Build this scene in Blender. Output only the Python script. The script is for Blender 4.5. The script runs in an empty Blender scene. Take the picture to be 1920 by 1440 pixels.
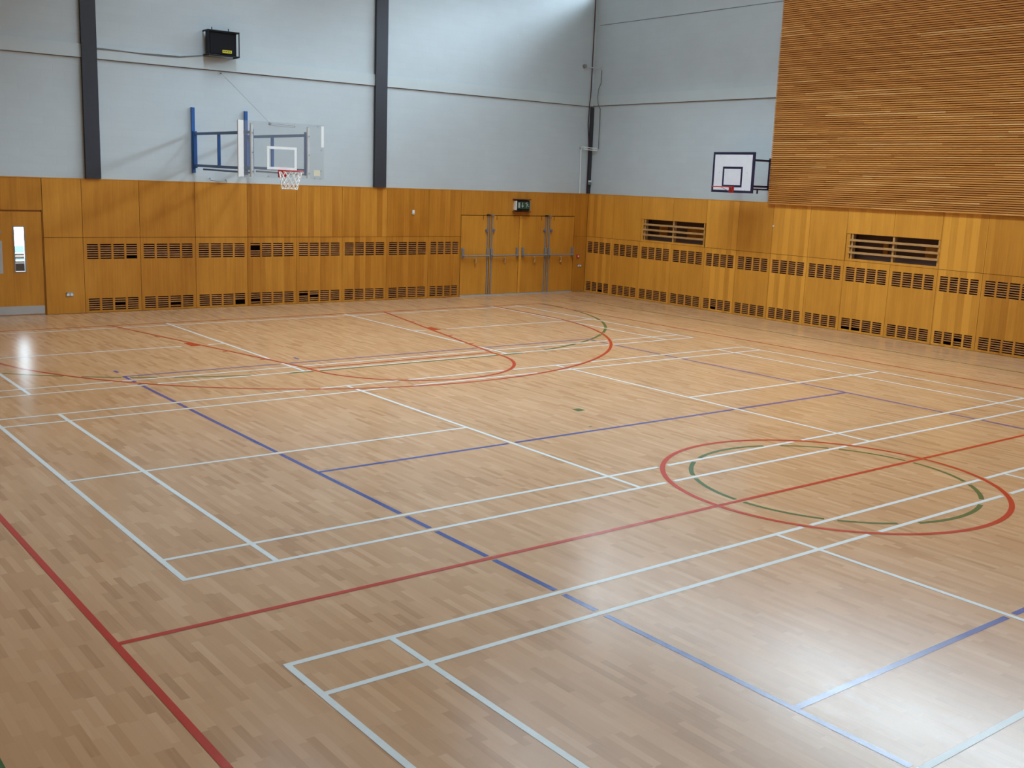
import bpy, bmesh, math, random
from mathutils import Vector, Matrix
random.seed(7)
C = bpy.context.scene.collection
PI = math.pi

# ------------------------------------------------------------------ room constants (metres)
YA = 15.328          # face of the wood panelling on the far wall
XB = 17.507          # face of the wood panelling on the right wall
XL = -4.4            # left wall
YS = -17.2           # wall behind
HW = 2.738           # top of the wood panelling
ROW = 1.553          # joint between lower and upper panels
CEIL = 10.6
SET = 0.045          # upper walls sit back this much behind the panelling

# ------------------------------------------------------------------ node helpers
class NT:
    def __init__(self, name):
        self.m = bpy.data.materials.new(name); self.m.use_nodes = True
        self.t = self.m.node_tree; self.n = self.t.nodes; self.n.clear()
        self.out = self.n.new('ShaderNodeOutputMaterial')
    def new(self, typ, **kw):
        nd = self.n.new(typ)
        for k, v in kw.items(): setattr(nd, k, v)
        return nd
    def link(self, a, b): self.t.links.new(a, b)
    def val(self, sock, v):
        if hasattr(v, 'is_output'): self.link(v, sock)
        else: sock.default_value = v
    def math(self, op, a, b=None, c=None):
        nd = self.new('ShaderNodeMath', operation=op)
        self.val(nd.inputs[0], a)
        if b is not None: self.val(nd.inputs[1], b)
        if c is not None: self.val(nd.inputs[2], c)
        return nd.outputs[0]
    def combine(self, x, y, z):
        nd = self.new('ShaderNodeCombineXYZ')
        for i, v in enumerate((x, y, z)): self.val(nd.inputs[i], v)
        return nd.outputs[0]
    def pos(self):
        g = self.new('ShaderNodeNewGeometry'); s = self.new('ShaderNodeSeparateXYZ')
        self.link(g.outputs['Position'], s.inputs[0]); return s.outputs[0], s.outputs[1], s.outputs[2]
    def white(self, vec):
        nd = self.new('ShaderNodeTexWhiteNoise', noise_dimensions='3D'); self.link(vec, nd.inputs['Vector']); return nd.outputs['Value']
    def noise(self, vec, scale=1.0, detail=3.0, rough=.55):
        nd = self.new('ShaderNodeTexNoise'); self.link(vec, nd.inputs['Vector'])
        nd.inputs['Scale'].default_value = scale; nd.inputs['Detail'].default_value = detail
        nd.inputs['Roughness'].default_value = rough; return nd.outputs['Fac']
    def ramp(self, fac, stops):
        nd = self.new('ShaderNodeValToRGB'); self.link(fac, nd.inputs[0]); e = nd.color_ramp.elements
        while len(e) < len(stops): e.new(.5)
        for el, (p, c) in zip(e, stops): el.position = p; el.color = (*c, 1)
        return nd.outputs[0]
    def mix(self, fac, a, b, typ='MIX'):
        nd = self.new('ShaderNodeMix', data_type='RGBA', blend_type=typ)
        self.val(nd.inputs['Factor'], fac)
        for s, v in ((nd.inputs['A'], a), (nd.inputs['B'], b)):
            if hasattr(v, 'is_output'): self.link(v, s)
            else: s.default_value = (*v, 1)
        return nd.outputs['Result']
    def bsdf(self, col, rough=.5, metal=0, spec=.5, coat=0, coat_rough=.1, normal=None):
        b = self.new('ShaderNodeBsdfPrincipled')
        if hasattr(col, 'is_output'): self.link(col, b.inputs['Base Color'])
        else: b.inputs['Base Color'].default_value = (*col, 1)
        self.val(b.inputs['Roughness'], rough); b.inputs['Metallic'].default_value = metal
        b.inputs['Specular IOR Level'].default_value = spec
        b.inputs['Coat Weight'].default_value = coat; b.inputs['Coat Roughness'].default_value = coat_rough
        if normal is not None: self.link(normal, b.inputs['Normal'])
        self.link(b.outputs[0], self.out.inputs[0]); return b
    def bump(self, h, strength=.2, dist=.01):
        nd = self.new('ShaderNodeBump'); self.link(h, nd.inputs['Height'])
        nd.inputs['Strength'].default_value = strength; nd.inputs['Distance'].default_value = dist; return nd.outputs[0]

def plain(name, col, rough=.5, metal=0, spec=.5, var=.06):
    """A single paint or metal with a little uneven wear so that it is not dead flat."""
    t = NT(name); x, y, z = t.pos()
    n = t.noise(t.combine(x, y, z), 7, 3)
    f = t.math('MULTIPLY_ADD', n, 2 * var, 1 - var)
    v = t.combine(f, f, f)
    t.bsdf(t.mix(1.0, col, v, 'MULTIPLY'), rough, metal, spec); return t.m

M = {}
WHITE_PAINT = (.500, .562, .595)
def make_materials():
    M['steel_dark'] = plain('dark_grey_paint', (.032, .035, .046), .45)
    M['black'] = plain('black_paint', (.006, .006, .009), .5, spec=.25)
    M['black_fabric'] = plain('black_grille', (.008, .008, .010), .8, spec=.2)
    M['blue'] = plain('blue_paint', (.026, .105, .32), .35)
    M['navy'] = plain('dark_blue_paint', (.012, .010, .045), .4)
    M['joint'] = plain('joint_shadow_gap', (.20, .165, .16), .8)
    M['white'] = plain('white_plastic', (.78, .80, .80), .4)
    M['white_tape'] = plain('white_marking', (.80, .82, .82), .5)
    M['board_white'] = plain('white_board', (.72, .74, .80), .35)
    M['red_steel'] = plain('red_enamel', (.50, .012, .012), .35)
    M['silver'] = plain('satin_metal', (.42, .42, .43), .32, metal=.8)
    M['grey_metal'] = plain('grey_metal', (.30, .30, .32), .4, metal=.45)
    M['kick'] = plain('brushed_plate', (.42, .41, .40), .5)
    M['pipe'] = plain('painted_conduit', (.50, .50, .50), .45)
    M['cable'] = plain('grey_cable', (.16, .17, .18), .6)
    M['net'] = plain('white_cord', (.80, .80, .78), .8)
    M['cream'] = plain('cream_sticker', (.62, .60, .46), .6)
    M['yellow'] = plain('yellow_label', (.60, .52, .02), .5)
    M['ink'] = plain('dark_ink', (.06, .055, .01), .6)
    M['cavity'] = plain('dark_cavity', (.022, .012, .008), .9)
    M['recess'] = plain('recess_brown', (.10, .045, .028), .8)
    M['red_box'] = plain('red_plastic', (.42, .02, .02), .4)
    M['blue_grey'] = plain('blue_grey_cap', (.16, .16, .24), .4)
    M['sign_green'] = plain('green_sign', (.012, .060, .035), .3)
    M['sign_white'] = plain('sign_pale', (.42, .46, .45), .5)
    M['maroon'] = plain('dark_red_rail', (.06, .012, .010), .5)
    M['concrete'] = plain('pale_paving', (.50, .50, .48), .9)
    M['ceiling'] = plain('ceiling_paint', (.60, .60, .58), .8)
    M['teal'] = plain('teal_fence_paint', (.040, .062, .056), .7)
    M['teal_box'] = plain('green_plastic', (.12, .20, .18), .6)
    M['lobby_grey'] = plain('lobby_grey', (.10, .09, .10), .7)

    # ---- painted blockwork
    t = NT('painted_blockwork'); x, y, z = t.pos()
    vec = t.combine(t.math('ADD', x, y), z, 0.0)
    br = t.new('ShaderNodeTexBrick'); t.link(vec, br.inputs['Vector'])
    br.inputs['Scale'].default_value = 1; br.inputs['Brick Width'].default_value = .44; br.inputs['Row Height'].default_value = .15
    br.inputs['Mortar Size'].default_value = .006; br.inputs['Mortar Smooth'].default_value = .6
    br.inputs['Color1'].default_value = (*WHITE_PAINT, 1); br.inputs['Color2'].default_value = (WHITE_PAINT[0] * .975, WHITE_PAINT[1] * .975, WHITE_PAINT[2] * .975, 1)
    br.inputs['Mortar'].default_value = (WHITE_PAINT[0] * .955, WHITE_PAINT[1] * .955, WHITE_PAINT[2] * .955, 1)
    n = t.noise(t.combine(x, y, z), 1.3, 4)
    f = t.math('MULTIPLY_ADD', n, .12, .94)
    h = t.math('MULTIPLY_ADD', t.noise(t.combine(x, y, z), 30, 2), .3, t.math('SUBTRACT', 1.0, br.outputs['Fac']))
    t.bsdf(t.mix(1.0, br.outputs['Color'], t.combine(f, f, f), 'MULTIPLY'), .6, spec=.3, normal=t.bump(h, .12, .003)); M['wall'] = t.m
    t = NT('smooth_white_paint'); x, y, z = t.pos()
    n = t.noise(t.combine(x, y, z), 2.2, 4); f = t.math('MULTIPLY_ADD', n, .10, .95)
    t.bsdf(t.mix(1.0, (WHITE_PAINT[0] * 1.02, WHITE_PAINT[1] * 1.02, WHITE_PAINT[2] * 1.0), t.combine(f, f, f), 'MULTIPLY'), .55, spec=.3); M['beam'] = t.m

    # ---- veneered panel: upright strips of veneer, each panel its own tint
    def veneer(name, dark, light, rough=.38, stripes=1.0):
        t = NT(name); x, y, z = t.pos(); u = t.math('ADD', x, y)
        at = t.new('ShaderNodeAttribute', attribute_type='OBJECT', attribute_name='tint')
        st = t.new('ShaderNodeAttribute', attribute_type='OBJECT', attribute_name='stripe')
        strip = t.math('FLOOR', t.math('DIVIDE', u, .153))
        w = t.white(t.combine(strip, t.math('MULTIPLY', at.outputs['Fac'], 37.0), 3.1))
        alt = t.math('MODULO', t.math('ABSOLUTE', strip), 2.0)
        w = t.math('MULTIPLY_ADD', t.math('SUBTRACT', alt, .5), .55, w)
        g = t.noise(t.combine(t.math('MULTIPLY', u, 26.0), at.outputs['Fac'], t.math('MULTIPLY', z, 1.1)), 1.0, 5, .6)
        g2 = t.noise(t.combine(t.math('MULTIPLY', u, 2.5), 1.7, t.math('MULTIPLY', z, .9)), 1.0, 3, .6)
        k = t.math('MULTIPLY', t.math('MULTIPLY', t.math('SUBTRACT', w, .5), st.outputs['Fac']), .40 * stripes)
        k = t.math('ADD', k, t.math('MULTIPLY', t.math('SUBTRACT', g, .5), .55))
        k = t.math('ADD', k, t.math('MULTIPLY', t.math('SUBTRACT', g2, .5), .5))
        k = t.math('ADD', k, t.math('MULTIPLY', t.math('SUBTRACT', at.outputs['Fac'], .5), .9))
        k = t.math('ADD', k, .5)
        t.bsdf(t.ramp(k, [(0, dark), (1, light)]), rough, spec=.35, coat=.12, coat_rough=.3); M[name] = t.m
    veneer('veneer', (.375, .130, .010), (.76, .350, .046))
    veneer('veneer_dark', (.24, .075, .005), (.46, .165, .013))
    t = NT('grille_bar_wood'); x, y, z = t.pos()
    g = t.noise(t.combine(t.math('ADD', x, y), z, 0), 9, 3)
    t.bsdf(t.ramp(g, [(.3, (.33, .125, .030)), (.7, (.52, .24, .075))]), .5); M['bar'] = t.m
    t = NT('pale_bare_wood'); x, y, z = t.pos()
    g = t.noise(t.combine(t.math('MULTIPLY', t.math('ADD', x, y), 2), t.math('MULTIPLY', z, 9), 0), 3, 3)
    t.bsdf(t.ramp(g, [(.3, (.42, .22, .07)), (.7, (.56, .33, .13))]), .5); M['pale_wood'] = t.m

    # ---- timber slats: every length of slat its own tone
    t = NT('slat_timber'); x, y, z = t.pos()
    geo = t.new('ShaderNodeNewGeometry')
    g = t.noise(t.combine(x, t.math('MULTIPLY', y, 1.6), t.math('MULTIPLY', z, 60)), 1.0, 3)
    k = t.math('MULTIPLY_ADD', t.math('SUBTRACT', g, .5), .5, geo.outputs['Random Per Island'])
    t.bsdf(t.ramp(k, [(0, (.47, .182, .038)), (.5, (.56, .232, .050)), (.93, (.64, .29, .072)), (1, (.76, .42, .15))]), .5, spec=.3); M['slat'] = t.m
    M['slat_back'] = plain('slat_backing', (.18, .052, .010), .9)

    # ---- beech strip floor under clear lacquer
    def floor_mat(name, layer=None):
        t = NT(name); x, y, z = t.pos()
        if layer is None:
            W, LN = .055, .38
            row = t.math('FLOOR', t.math('DIVIDE', x, W))
            off = t.white(t.combine(row, 5.3, 1.0))
            yy = t.math('ADD', t.math('DIVIDE', y, LN), t.math('MULTIPLY', off, 7.0))
            piece = t.math('FLOOR', yy)
            w = t.white(t.combine(row, piece, 2.2))
            g = t.noise(t.combine(t.math('MULTIPLY', x, 60), t.math('MULTIPLY', y, 3), w), 1.0, 4)
            big = t.noise(t.combine(x, y, 0), .55, 3)
            k = t.math('MULTIPLY_ADD', t.math('SUBTRACT', g, .5), .35, w)
            k = t.math('MULTIPLY_ADD', t.math('SUBTRACT', big, .5), .6, k)
            col = t.ramp(k, [(-.0, (.400, .214, .104)), (.15, (.455, .253, .126)), (.55, (.492, .280, .144)), (.9, (.520, .303, .160)), (1, (.548, .332, .184))])
            fx = t.math('FRACT', t.math('DIVIDE', x, W)); ex = t.math('MINIMUM', fx, t.math('SUBTRACT', 1.0, fx))
            fy = t.math('FRACT', yy); ey = t.math('MULTIPLY', t.math('MINIMUM', fy, t.math('SUBTRACT', 1.0, fy)), LN / W)
            e = t.math('MINIMUM', ex, ey)
            seam = t.math('SUBTRACT', 1.0, t.math('SMOOTH_MIN', t.math('DIVIDE', e, .018), 1.0, .1))
            col = t.mix(t.math('MULTIPLY', seam, .12), col, (.16, .08, .035))
        else:
            n = t.noise(t.combine(x, y, z), 14, 3); f = t.math('MULTIPLY_ADD', n, .16, .92)
            col = t.mix(1.0, layer, t.combine(f, f, f), 'MULTIPLY')
        rn = t.noise(t.combine(t.math('MULTIPLY', x, 6), t.math('MULTIPLY', y, 1.3), 3.3), 1.0, 3)
        ro = t.math('MULTIPLY_ADD', rn, .07, .185)
        t.bsdf(col, ro, spec=.5); M[name] = t.m
    floor_mat('floor')
    floor_mat('line_white', (.64, .67, .66)); floor_mat('line_red', (.43, .030, .014))
    floor_mat('line_blue', (.030, .058, .25)); floor_mat('line_green', (.055, .120, .042))

    # ---- clear glazing
    t = NT('clear_glass'); tr = t.new('ShaderNodeBsdfTransparent'); tr.inputs[0].default_value = (.93, .955, .95, 1)
    gl = t.new('ShaderNodeBsdfGlossy'); gl.inputs['Roughness'].default_value = .03
    fr = t.new('ShaderNodeFresnel'); fr.inputs[0].default_value = 1.45
    mx = t.new('ShaderNodeMixShader'); t.link(t.math('MULTIPLY', fr.outputs[0], .8), mx.inputs[0]); t.link(tr.outputs[0], mx.inputs[1]); t.link(gl.outputs[0], mx.inputs[2])
    t.link(mx.outputs[0], t.out.inputs[0]); M['glass'] = t.m
    t = NT('scuffed_acrylic'); tr = t.new('ShaderNodeBsdfTransparent'); tr.inputs[0].default_value = (.93, .94, .94, 1)
    df = t.new('ShaderNodeBsdfPrincipled'); df.inputs['Base Color'].default_value = (.60, .60, .62, 1); df.inputs['Roughness'].default_value = .3
    mx = t.new('ShaderNodeMixShader'); mx.inputs[0].default_value = .10; t.link(tr.outputs[0], mx.inputs[1]); t.link(df.outputs[0], mx.inputs[2])
    t.link(mx.outputs[0], t.out.inputs[0]); M['acrylic'] = t.m
make_materials()

# ------------------------------------------------------------------ mesh helpers
class MB:
    """Collects boxes, tubes, discs; build() links them as one mesh object."""
    def __init__(self): self.v = []; self.f = []
    def add(self, vs, fs):
        o = len(self.v); self.v += [tuple(p) for p in vs]; self.f += [tuple(i + o for i in f) for f in fs]; return self
    def box(self, x0, x1, y0, y1, z0, z1):
        if x0 > x1: x0, x1 = x1, x0
        if y0 > y1: y0, y1 = y1, y0
        if z0 > z1: z0, z1 = z1, z0
        vs = [(x, y, z) for z in (z0, z1) for y in (y0, y1) for x in (x0, x1)]
        return self.add(vs, [(0, 2, 3, 1), (4, 5, 7, 6), (0, 1, 5, 4), (2, 6, 7, 3), (0, 4, 6, 2), (1, 3, 7, 5)])
    def tube(self, pts, r, n=10, closed=False):
        pts = [Vector(p) for p in pts]; N = len(pts); rings = []
        prev = None
        for i, p in enumerate(pts):
            if closed: d = (pts[(i + 1) % N] - pts[i - 1]).normalized()
            else: d = ((pts[min(i + 1, N - 1)] - p).normalized() + (p - pts[max(i - 1, 0)]).normalized()).normalized()
            if prev is None:
                a = Vector((0, 0, 1)) if abs(d.z) < .9 else Vector((1, 0, 0)); prev = d.cross(a).normalized()
            u = (prev - d * prev.dot(d)).normalized(); w = d.cross(u); prev = u
            rings.append([p + (u * math.cos(2 * PI * k / n) + w * math.sin(2 * PI * k / n)) * r for k in range(n)])
        vs = [q for R in rings for q in R]; fs = []
        for i in range(N if closed else N - 1):
            j = (i + 1) % N
            for k in range(n):
                fs.append((i * n + k, i * n + (k + 1) % n, j * n + (k + 1) % n, j * n + k))
        if not closed:
            fs.append(tuple(range(n))[::-1]); fs.append(tuple((N - 1) * n + k for k in range(n)))
        return self.add(vs, fs)
    def beam(self, a, b, w, h):
        """square bar from a to b, w across, h tall"""
        a, b = Vector(a), Vector(b); d = (b - a).normalized()
        up = Vector((0, 0, 1)) if abs(d.z) < .95 else Vector((0, 1, 0))
        s = d.cross(up).normalized() * (w / 2); t = s.cross(d).normalized() * (h / 2)
        vs = [p + i * s + j * t for p in (a, b) for i, j in ((-1, -1), (1, -1), (1, 1), (-1, 1))]
        return self.add(vs, [(3, 2, 1, 0), (4, 5, 6, 7), (0, 1, 5, 4), (1, 2, 6, 5), (2, 3, 7, 6), (3, 0, 4, 7)])
    def disc(self, c, axis, r, t, n=20):
        c = Vector(c); a = Vector(axis).normalized(); return self.tube([c, c + a * t], r, n)
    def build(self, name, mat, parent=None, bevel=0, smooth=False, origin=None):
        if parent is not None: o = parent.matrix_world.translation if False else Vector(parent['_o'])
        elif origin is not None: o = Vector(origin)
        else:
            xs, ys, zs = zip(*self.v); o = Vector(((min(xs) + max(xs)) / 2, (min(ys) + max(ys)) / 2, min(zs)))
        me = bpy.data.meshes.new(name)
        me.from_pydata([(p[0] - o.x, p[1] - o.y, p[2] - o.z) for p in self.v], [], self.f)
        bm = bmesh.new(); bm.from_mesh(me); bmesh.ops.recalc_face_normals(bm, faces=bm.faces); bm.to_mesh(me); bm.free()
        me.materials.append(M[mat] if isinstance(mat, str) else mat)
        if smooth:
            for p in me.polygons: p.use_smooth = True
            me.set_sharp_from_angle(angle=math.radians(40))
        ob = bpy.data.objects.new(name, me); C.objects.link(ob)
        if parent is not None: ob.parent = parent
        else: ob.location = o
        ob['_o'] = list(o)
        if bevel:
            b = ob.modifiers.new('edge', 'BEVEL'); b.width = bevel; b.segments = 2; b.limit_method = 'ANGLE'
        return ob

def tag(o, label=None, cat=None, group=None, kind=None):
    for k, v in (('label', label), ('category', cat), ('group', group), ('kind', kind)):
        if v is not None: o[k] = v
    return o
def thing(name, loc, label, cat, group=None, kind=None):
    o = bpy.data.objects.new(name, None); C.objects.link(o); o.location = loc; o['_o'] = list(loc)
    o.empty_display_size = .1
    return tag(o, label, cat, group, kind)
def tint(o, t, s): o['tint'] = float(t); o['stripe'] = float(s); return o
ORD = ['first', 'second', 'third', 'fourth', 'fifth', 'sixth', 'seventh', 'eighth', 'ninth', 'tenth', 'eleventh', 'twelfth']

class Face:
    """Boxes laid out along a wall: u along it, d into it, z up."""
    def __init__(self, wall): self.w = wall
    def box(self, mb, u0, u1, d0, d1, z0, z1):
        if self.w == 'A': mb.box(u0, u1, YA + d0, YA + d1, z0, z1)
        else: mb.box(XB + d0, XB + d1, u0, u1, z0, z1)
    def pt(self, u, d, z): return (u, YA + d, z) if self.w == 'A' else (XB + d, u, z)
FA, FB = Face('A'), Face('B')

# ================================================================== THE SHELL
floor = MB().box(XL - .4, XB + .6, YS - .4, YA + .55, -.25, 0).build('floor', 'floor', origin=(0, 0, 0))
tag(floor, 'pale beech strip sports hall floor with coloured court lines', 'floor', kind='structure')

# ------------------------------------------------------------------ court lines, painted on the floor
class Path:
    def __init__(self, pts, w): self.p = [Vector(q) for q in pts]; self.w = w
    def dist(self, q):
        best = 1e9
        for a, b in zip(self.p, self.p[1:]):
            d = b - a; L = d.length_squared
            t = max(0, min(1, (q - a).dot(d) / L)) if L else 0
            best = min(best, (a + d * t - q).length)
        return best
    def bounds(self, m):
        return (min(p.x for p in self.p) - m, max(p.x for p in self.p) + m, min(p.y for p in self.p) - m, max(p.y for p in self.p) + m)
def seg(x0, y0, x1, y1, w=.05): return Path([(x0, y0), (x1, y1)], w)
def arc(cx, cy, r, a0, a1, w=.05, n=64):
    return Path([(cx + r * math.cos(math.radians(a0 + (a1 - a0) * i / n)), cy + r * math.sin(math.radians(a0 + (a1 - a0) * i / n))) for i in range(n + 1)], w)
def lay(mb, path, over, gap, z):
    """quads along the path, broken where a line of an earlier coat crosses"""
    for a, b in zip(path.p, path.p[1:]):
        d = b - a; L = d.length
        if L < 1e-6: continue
        d = d / L; nrm = Vector((-d.y, d.x)) * (path.w / 2)
        near = []
        for o in over:
            x0, x1, y0, y1 = o.bounds(.15)
            if max(a.x, b.x) < x0 or min(a.x, b.x) > x1 or max(a.y, b.y) < y0 or min(a.y, b.y) > y1: continue
            near.append(o)
        runs = []
        if not near: runs = [(0, L)]
        else:
            n = max(2, int(L / .008)); st = None
            for i in range(n + 1):
                s = L * i / n; q = a + d * s
                ok = all(o.dist(q) > o.w / 2 + gap for o in near)
                if ok and st is None: st = s
                if (not ok or i == n) and st is not None:
                    if s > st: runs.append((st, s if ok else s - L / n))
                    st = None
        for s0, s1 in runs:
            if s1 - s0 < .004: continue
            p, q = a + d * s0, a + d * s1
            mb.add([(p.x - nrm.x, p.y - nrm.y, z), (q.x - nrm.x, q.y - nrm.y, z), (q.x + nrm.x, q.y + nrm.y, z), (p.x + nrm.x, p.y + nrm.y, z)], [(0, 1, 2, 3)])

CX = 6.70
bx0, bx1, by0, by1, bh = -.785, 14.225, -15.0, 13.338, -.823
red = [seg(bx0, by0, bx0, by1), seg(bx1, by0, bx1, by1), seg(bx0 - .025, by1, bx1 + .025, by1), seg(bx0, bh, bx1, bh),
       arc(6.69, bh, 1.765, 0, 360, .055, 120),
       seg(3.66, 13.32, 4.888, 7.56), seg(9.70, 13.32, 8.49, 7.62), seg(4.88, 7.56, 8.50, 7.60),
       arc(6.67, 7.55, 1.80, 178, 362, .055, 60),
       arc(6.76, 11.5, 6.03, 180, 360, .055, 150), seg(.73, 11.5, .73, 13.32), seg(12.79, 11.5, 12.79, 13.32)]
for sx, x0, x1 in ((-1, 3.66, 4.888), (1, 9.70, 8.49)):       # lane marks outside the key
    for y, ln, w in ((11.66, .11, .05), (10.57, .16, .38), (9.63, .11, .05), (8.63, .11, .05)):
        t = (13.32 - y) / (13.32 - 7.58); x = x0 + (x1 - x0) * t
        red.append(seg(x, y, x + sx * ln, y, w))
wx = dict(x0=-.014, x1=.731, x2=4.712, x3=8.668, x4=12.679, x5=13.43)
def badminton(ys):
    a0, a1, a2, a3, a4 = ys; W = .047; r = []
    for y in (a0, a1, a3, a4): r.append(seg(wx['x0'], y, wx['x5'], y, W))
    for k in ('x0', 'x1', 'x2', 'x3', 'x4', 'x5'): r.append(seg(wx[k], a0, wx[k], a4, W))
    r.append(seg(wx['x0'], a2, wx['x2'], a2, W)); r.append(seg(wx['x3'], a2, wx['x5'], a2, W))
    # square off the corners
    s = 1 if a4 > a0 else -1
    for y in (a0, a4): r.append(seg(wx['x0'] - .02, y, wx['x0'] + .02, y, W)); r.append(seg(wx['x5'] - .02, y, wx['x5'] + .02, y, W))
    return r
bad = [badminton((7.383, 7.80, 10.43, 13.001, 13.341)), badminton((.014, .495, 3.047, 5.636, 6.055)), badminton((-1.684, -2.144, -4.640, -7.3, -7.76))]
vx0, vx1 = 2.195, 11.208
blue = [seg(vx0, 8.14, vx0, -9.8), seg(vx1, 8.14, vx1, -9.8), seg(vx0, 8.12, vx1, 8.12), seg(vx0, 2.146, vx1, 2.146), seg(vx0, -3.826, vx1, -3.826),
        seg(2.22, 8.47, 2.22, 8.64), seg(5.13, 8.41, 5.13, 8.58)]
green = [arc(6.715, bh, 1.475, 0, 360, .05, 120), arc(8.30, 13.34, 6.04, 270, 360, .06, 70), arc(5.10, 13.34, 6.04, 180, 270, .06, 70), seg(5.10, 7.30, 8.30, 7.30, .05),
         seg(-1.72, -14, -1.72, 14), seg(15.82, -14, 15.82, 14.0), seg(6.58, 3.17, 6.71, 3.17, .13), seg(6.09, 2.34, 6.14, 2.34, .03)]
white = [p for b in bad for p in b]
def marking(paths, over, mat, z, label, gap=.022):
    mb = MB()
    for i, p in enumerate(paths): lay(mb, p, over, gap, z + i * .000012)
    o = mb.build('court_lines', mat, floor); o['label'] = label; return o
marking(red, [], 'line_red', .0018, 'red basketball court lines on the floor')
for b, lab in zip(bad, ('white badminton court lines nearest the far wall', 'white badminton court lines in the middle of the floor', 'white badminton court lines at the front of the floor')):
    marking(b, red, 'line_white', .0015, lab)
marking(blue, red + white, 'line_blue', .0012, 'blue volleyball court lines')
marking(green, red + white + blue, 'line_green', .0009, 'green five-a-side lines, arc and circle')

# ------------------------------------------------------------------ walls
dL = (2.035, 2.955)     # left door opening along the far wall
dE = (13.205, 17.035)   # exit doors
OUT = .32               # upper wall thickness
w = MB()
w.box(XL - .3, XB + .35, YA + SET, YA + SET + OUT, HW - .012, CEIL)                        # painted blockwork above the panelling
tag(w.build('wall_far', 'wall'), 'white painted blockwork wall above the panelling with grey columns and hoop', 'wall', kind='structure')
w = MB()
for x0, x1 in ((XL - .3, .85), (3.0, XB + .35)): w.box(x0, x1, YA + .26, YA + .365, 0, HW - .02)
w.box(.85, 3.0, YA + .26, YA + .365, 2.12, HW - .02)
tag(w.build('wall_far_lining', 'cavity'), 'dark backing behind the far wall panelling', 'wall', kind='structure')
w = MB()
w.box(XB + SET, XB + SET + OUT, YS - .3, YA + SET, HW - .012, 8.0)
w.box(XB + SET, XB + SET + OUT, YS - .3, YA + SET, 10.2, CEIL)
w.box(XB + SET, XB + SET + OUT, YS - .3, YS + .6, 8.0, 10.2); w.box(XB + SET, XB + SET + OUT, YA - .1, YA + SET, 8.0, 10.2)
tag(w.build('wall_right', 'wall'), 'white painted blockwork wall on the right beside the timber cladding', 'wall', kind='structure')
w = MB(); w.box(XB + .34, XB + .45, YS - .3, YA + .25, 0, HW - .02)
tag(w.build('wall_right_lining', 'cavity'), 'dark backing behind the right wall panelling', 'wall', kind='structure')
w = MB()
w.box(XL - .3, XL, YS - .3, YA + SET, 0, CEIL)
tag(w.build('wall_left', 'wall'), 'white painted wall on the left, out of view', 'wall', kind='structure')
tag(tint(MB().box(XL + .001, XL + .03, YS, YA - .002, 0, HW).build('trim_24', 'veneer'), .4, .3), 'wood panelling along the left wall, out of view', 'trim', kind='structure')
tag(MB().box(XL - .3, XB + .35, YS - .3, YS, 0, CEIL).build('wall_back', 'wall'), 'white painted wall behind the viewer', 'wall', kind='structure')
RL = [(5.6, 7.0), (11.4, 13.2)]; RY = (-1.5, 13.0)            # two long rooflights
mb = MB(); xs = [XL - .3, RL[0][0], RL[0][1], RL[1][0], RL[1][1], XB + .4]
for i in (0, 2, 4): mb.box(xs[i], xs[i + 1], YS - .3, YA + .35, CEIL, CEIL + .6)
for i in (1, 3): mb.box(xs[i], xs[i + 1], YS - .3, RY[0], CEIL, CEIL + .6); mb.box(xs[i], xs[i + 1], RY[1], YA + .35, CEIL, CEIL + .6)
tag(mb.build('ceiling', 'ceiling'), 'pale ceiling of the hall with two long rooflights, out of view', 'ceiling', kind='structure')
def rooflight(name, x0, x1, label):
    r = thing(name, ((x0 + x1) / 2, 0, CEIL + .5), label, 'window', kind='structure'); z = CEIL + .52
    f = MB(); n = 14
    for i in range(n + 1):
        y = RY[0] + (RY[1] - RY[0]) * i / n; f.box(x0, x1, max(RY[0], y - .03), min(RY[1], y + .03), z - .03, z + .03)
    f.box(x0, x0 + .05, RY[0], RY[1], z - .03, z + .03); f.box(x1 - .05, x1, RY[0], RY[1], z - .03, z + .03)
    f.build('window_frame', 'grey_metal', r)
    MB().box(x0 + .03, x1 - .03, RY[0] + .02, RY[1] - .02, z - .004, z + .004).build('window_pane', 'glass', r)
rooflight('window_2', *RL[0], 'long rooflight in the ceiling, left of the middle, out of view')
rooflight('window_3', *RL[1], 'long rooflight in the ceiling, right of the middle, out of view')
# clerestory glazing along both long walls (the daylight of the hall)
def clerestory(name, x, y0, y1, z0, z1, label):
    r = thing(name, (x, (y0 + y1) / 2, z0), label, 'window', kind='structure')
    f = MB(); n = 13
    for i in range(n + 1):
        y = y0 + (y1 - y0) * i / n; f.box(x - .03, x + .03, max(y0, y - .025), min(y1, y + .025), z0, z1)
    f.box(x - .03, x + .03, y0, y1, z0, z0 + .05); f.box(x - .03, x + .03, y0, y1, z1 - .05, z1)
    f.build('window_frame', 'grey_metal', r)
    MB().box(x - .004, x + .004, y0 + .02, y1 - .02, z0 + .04, z1 - .04).build('window_pane', 'glass', r)
    return r
clerestory('window_1', XB + .30, YS + .6, YA - .1, 8.0, 10.2, 'long high window above the timber cladding')
tag(MB().box(XB + .37, XB + 2.15, YS, YA, 10.25, 10.45).build('trim_1', 'ceiling'), 'unseen roof eaves added outside the high window', 'eaves', kind='structure')  # added, unseen; depth chosen to cut off the high sky

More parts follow.
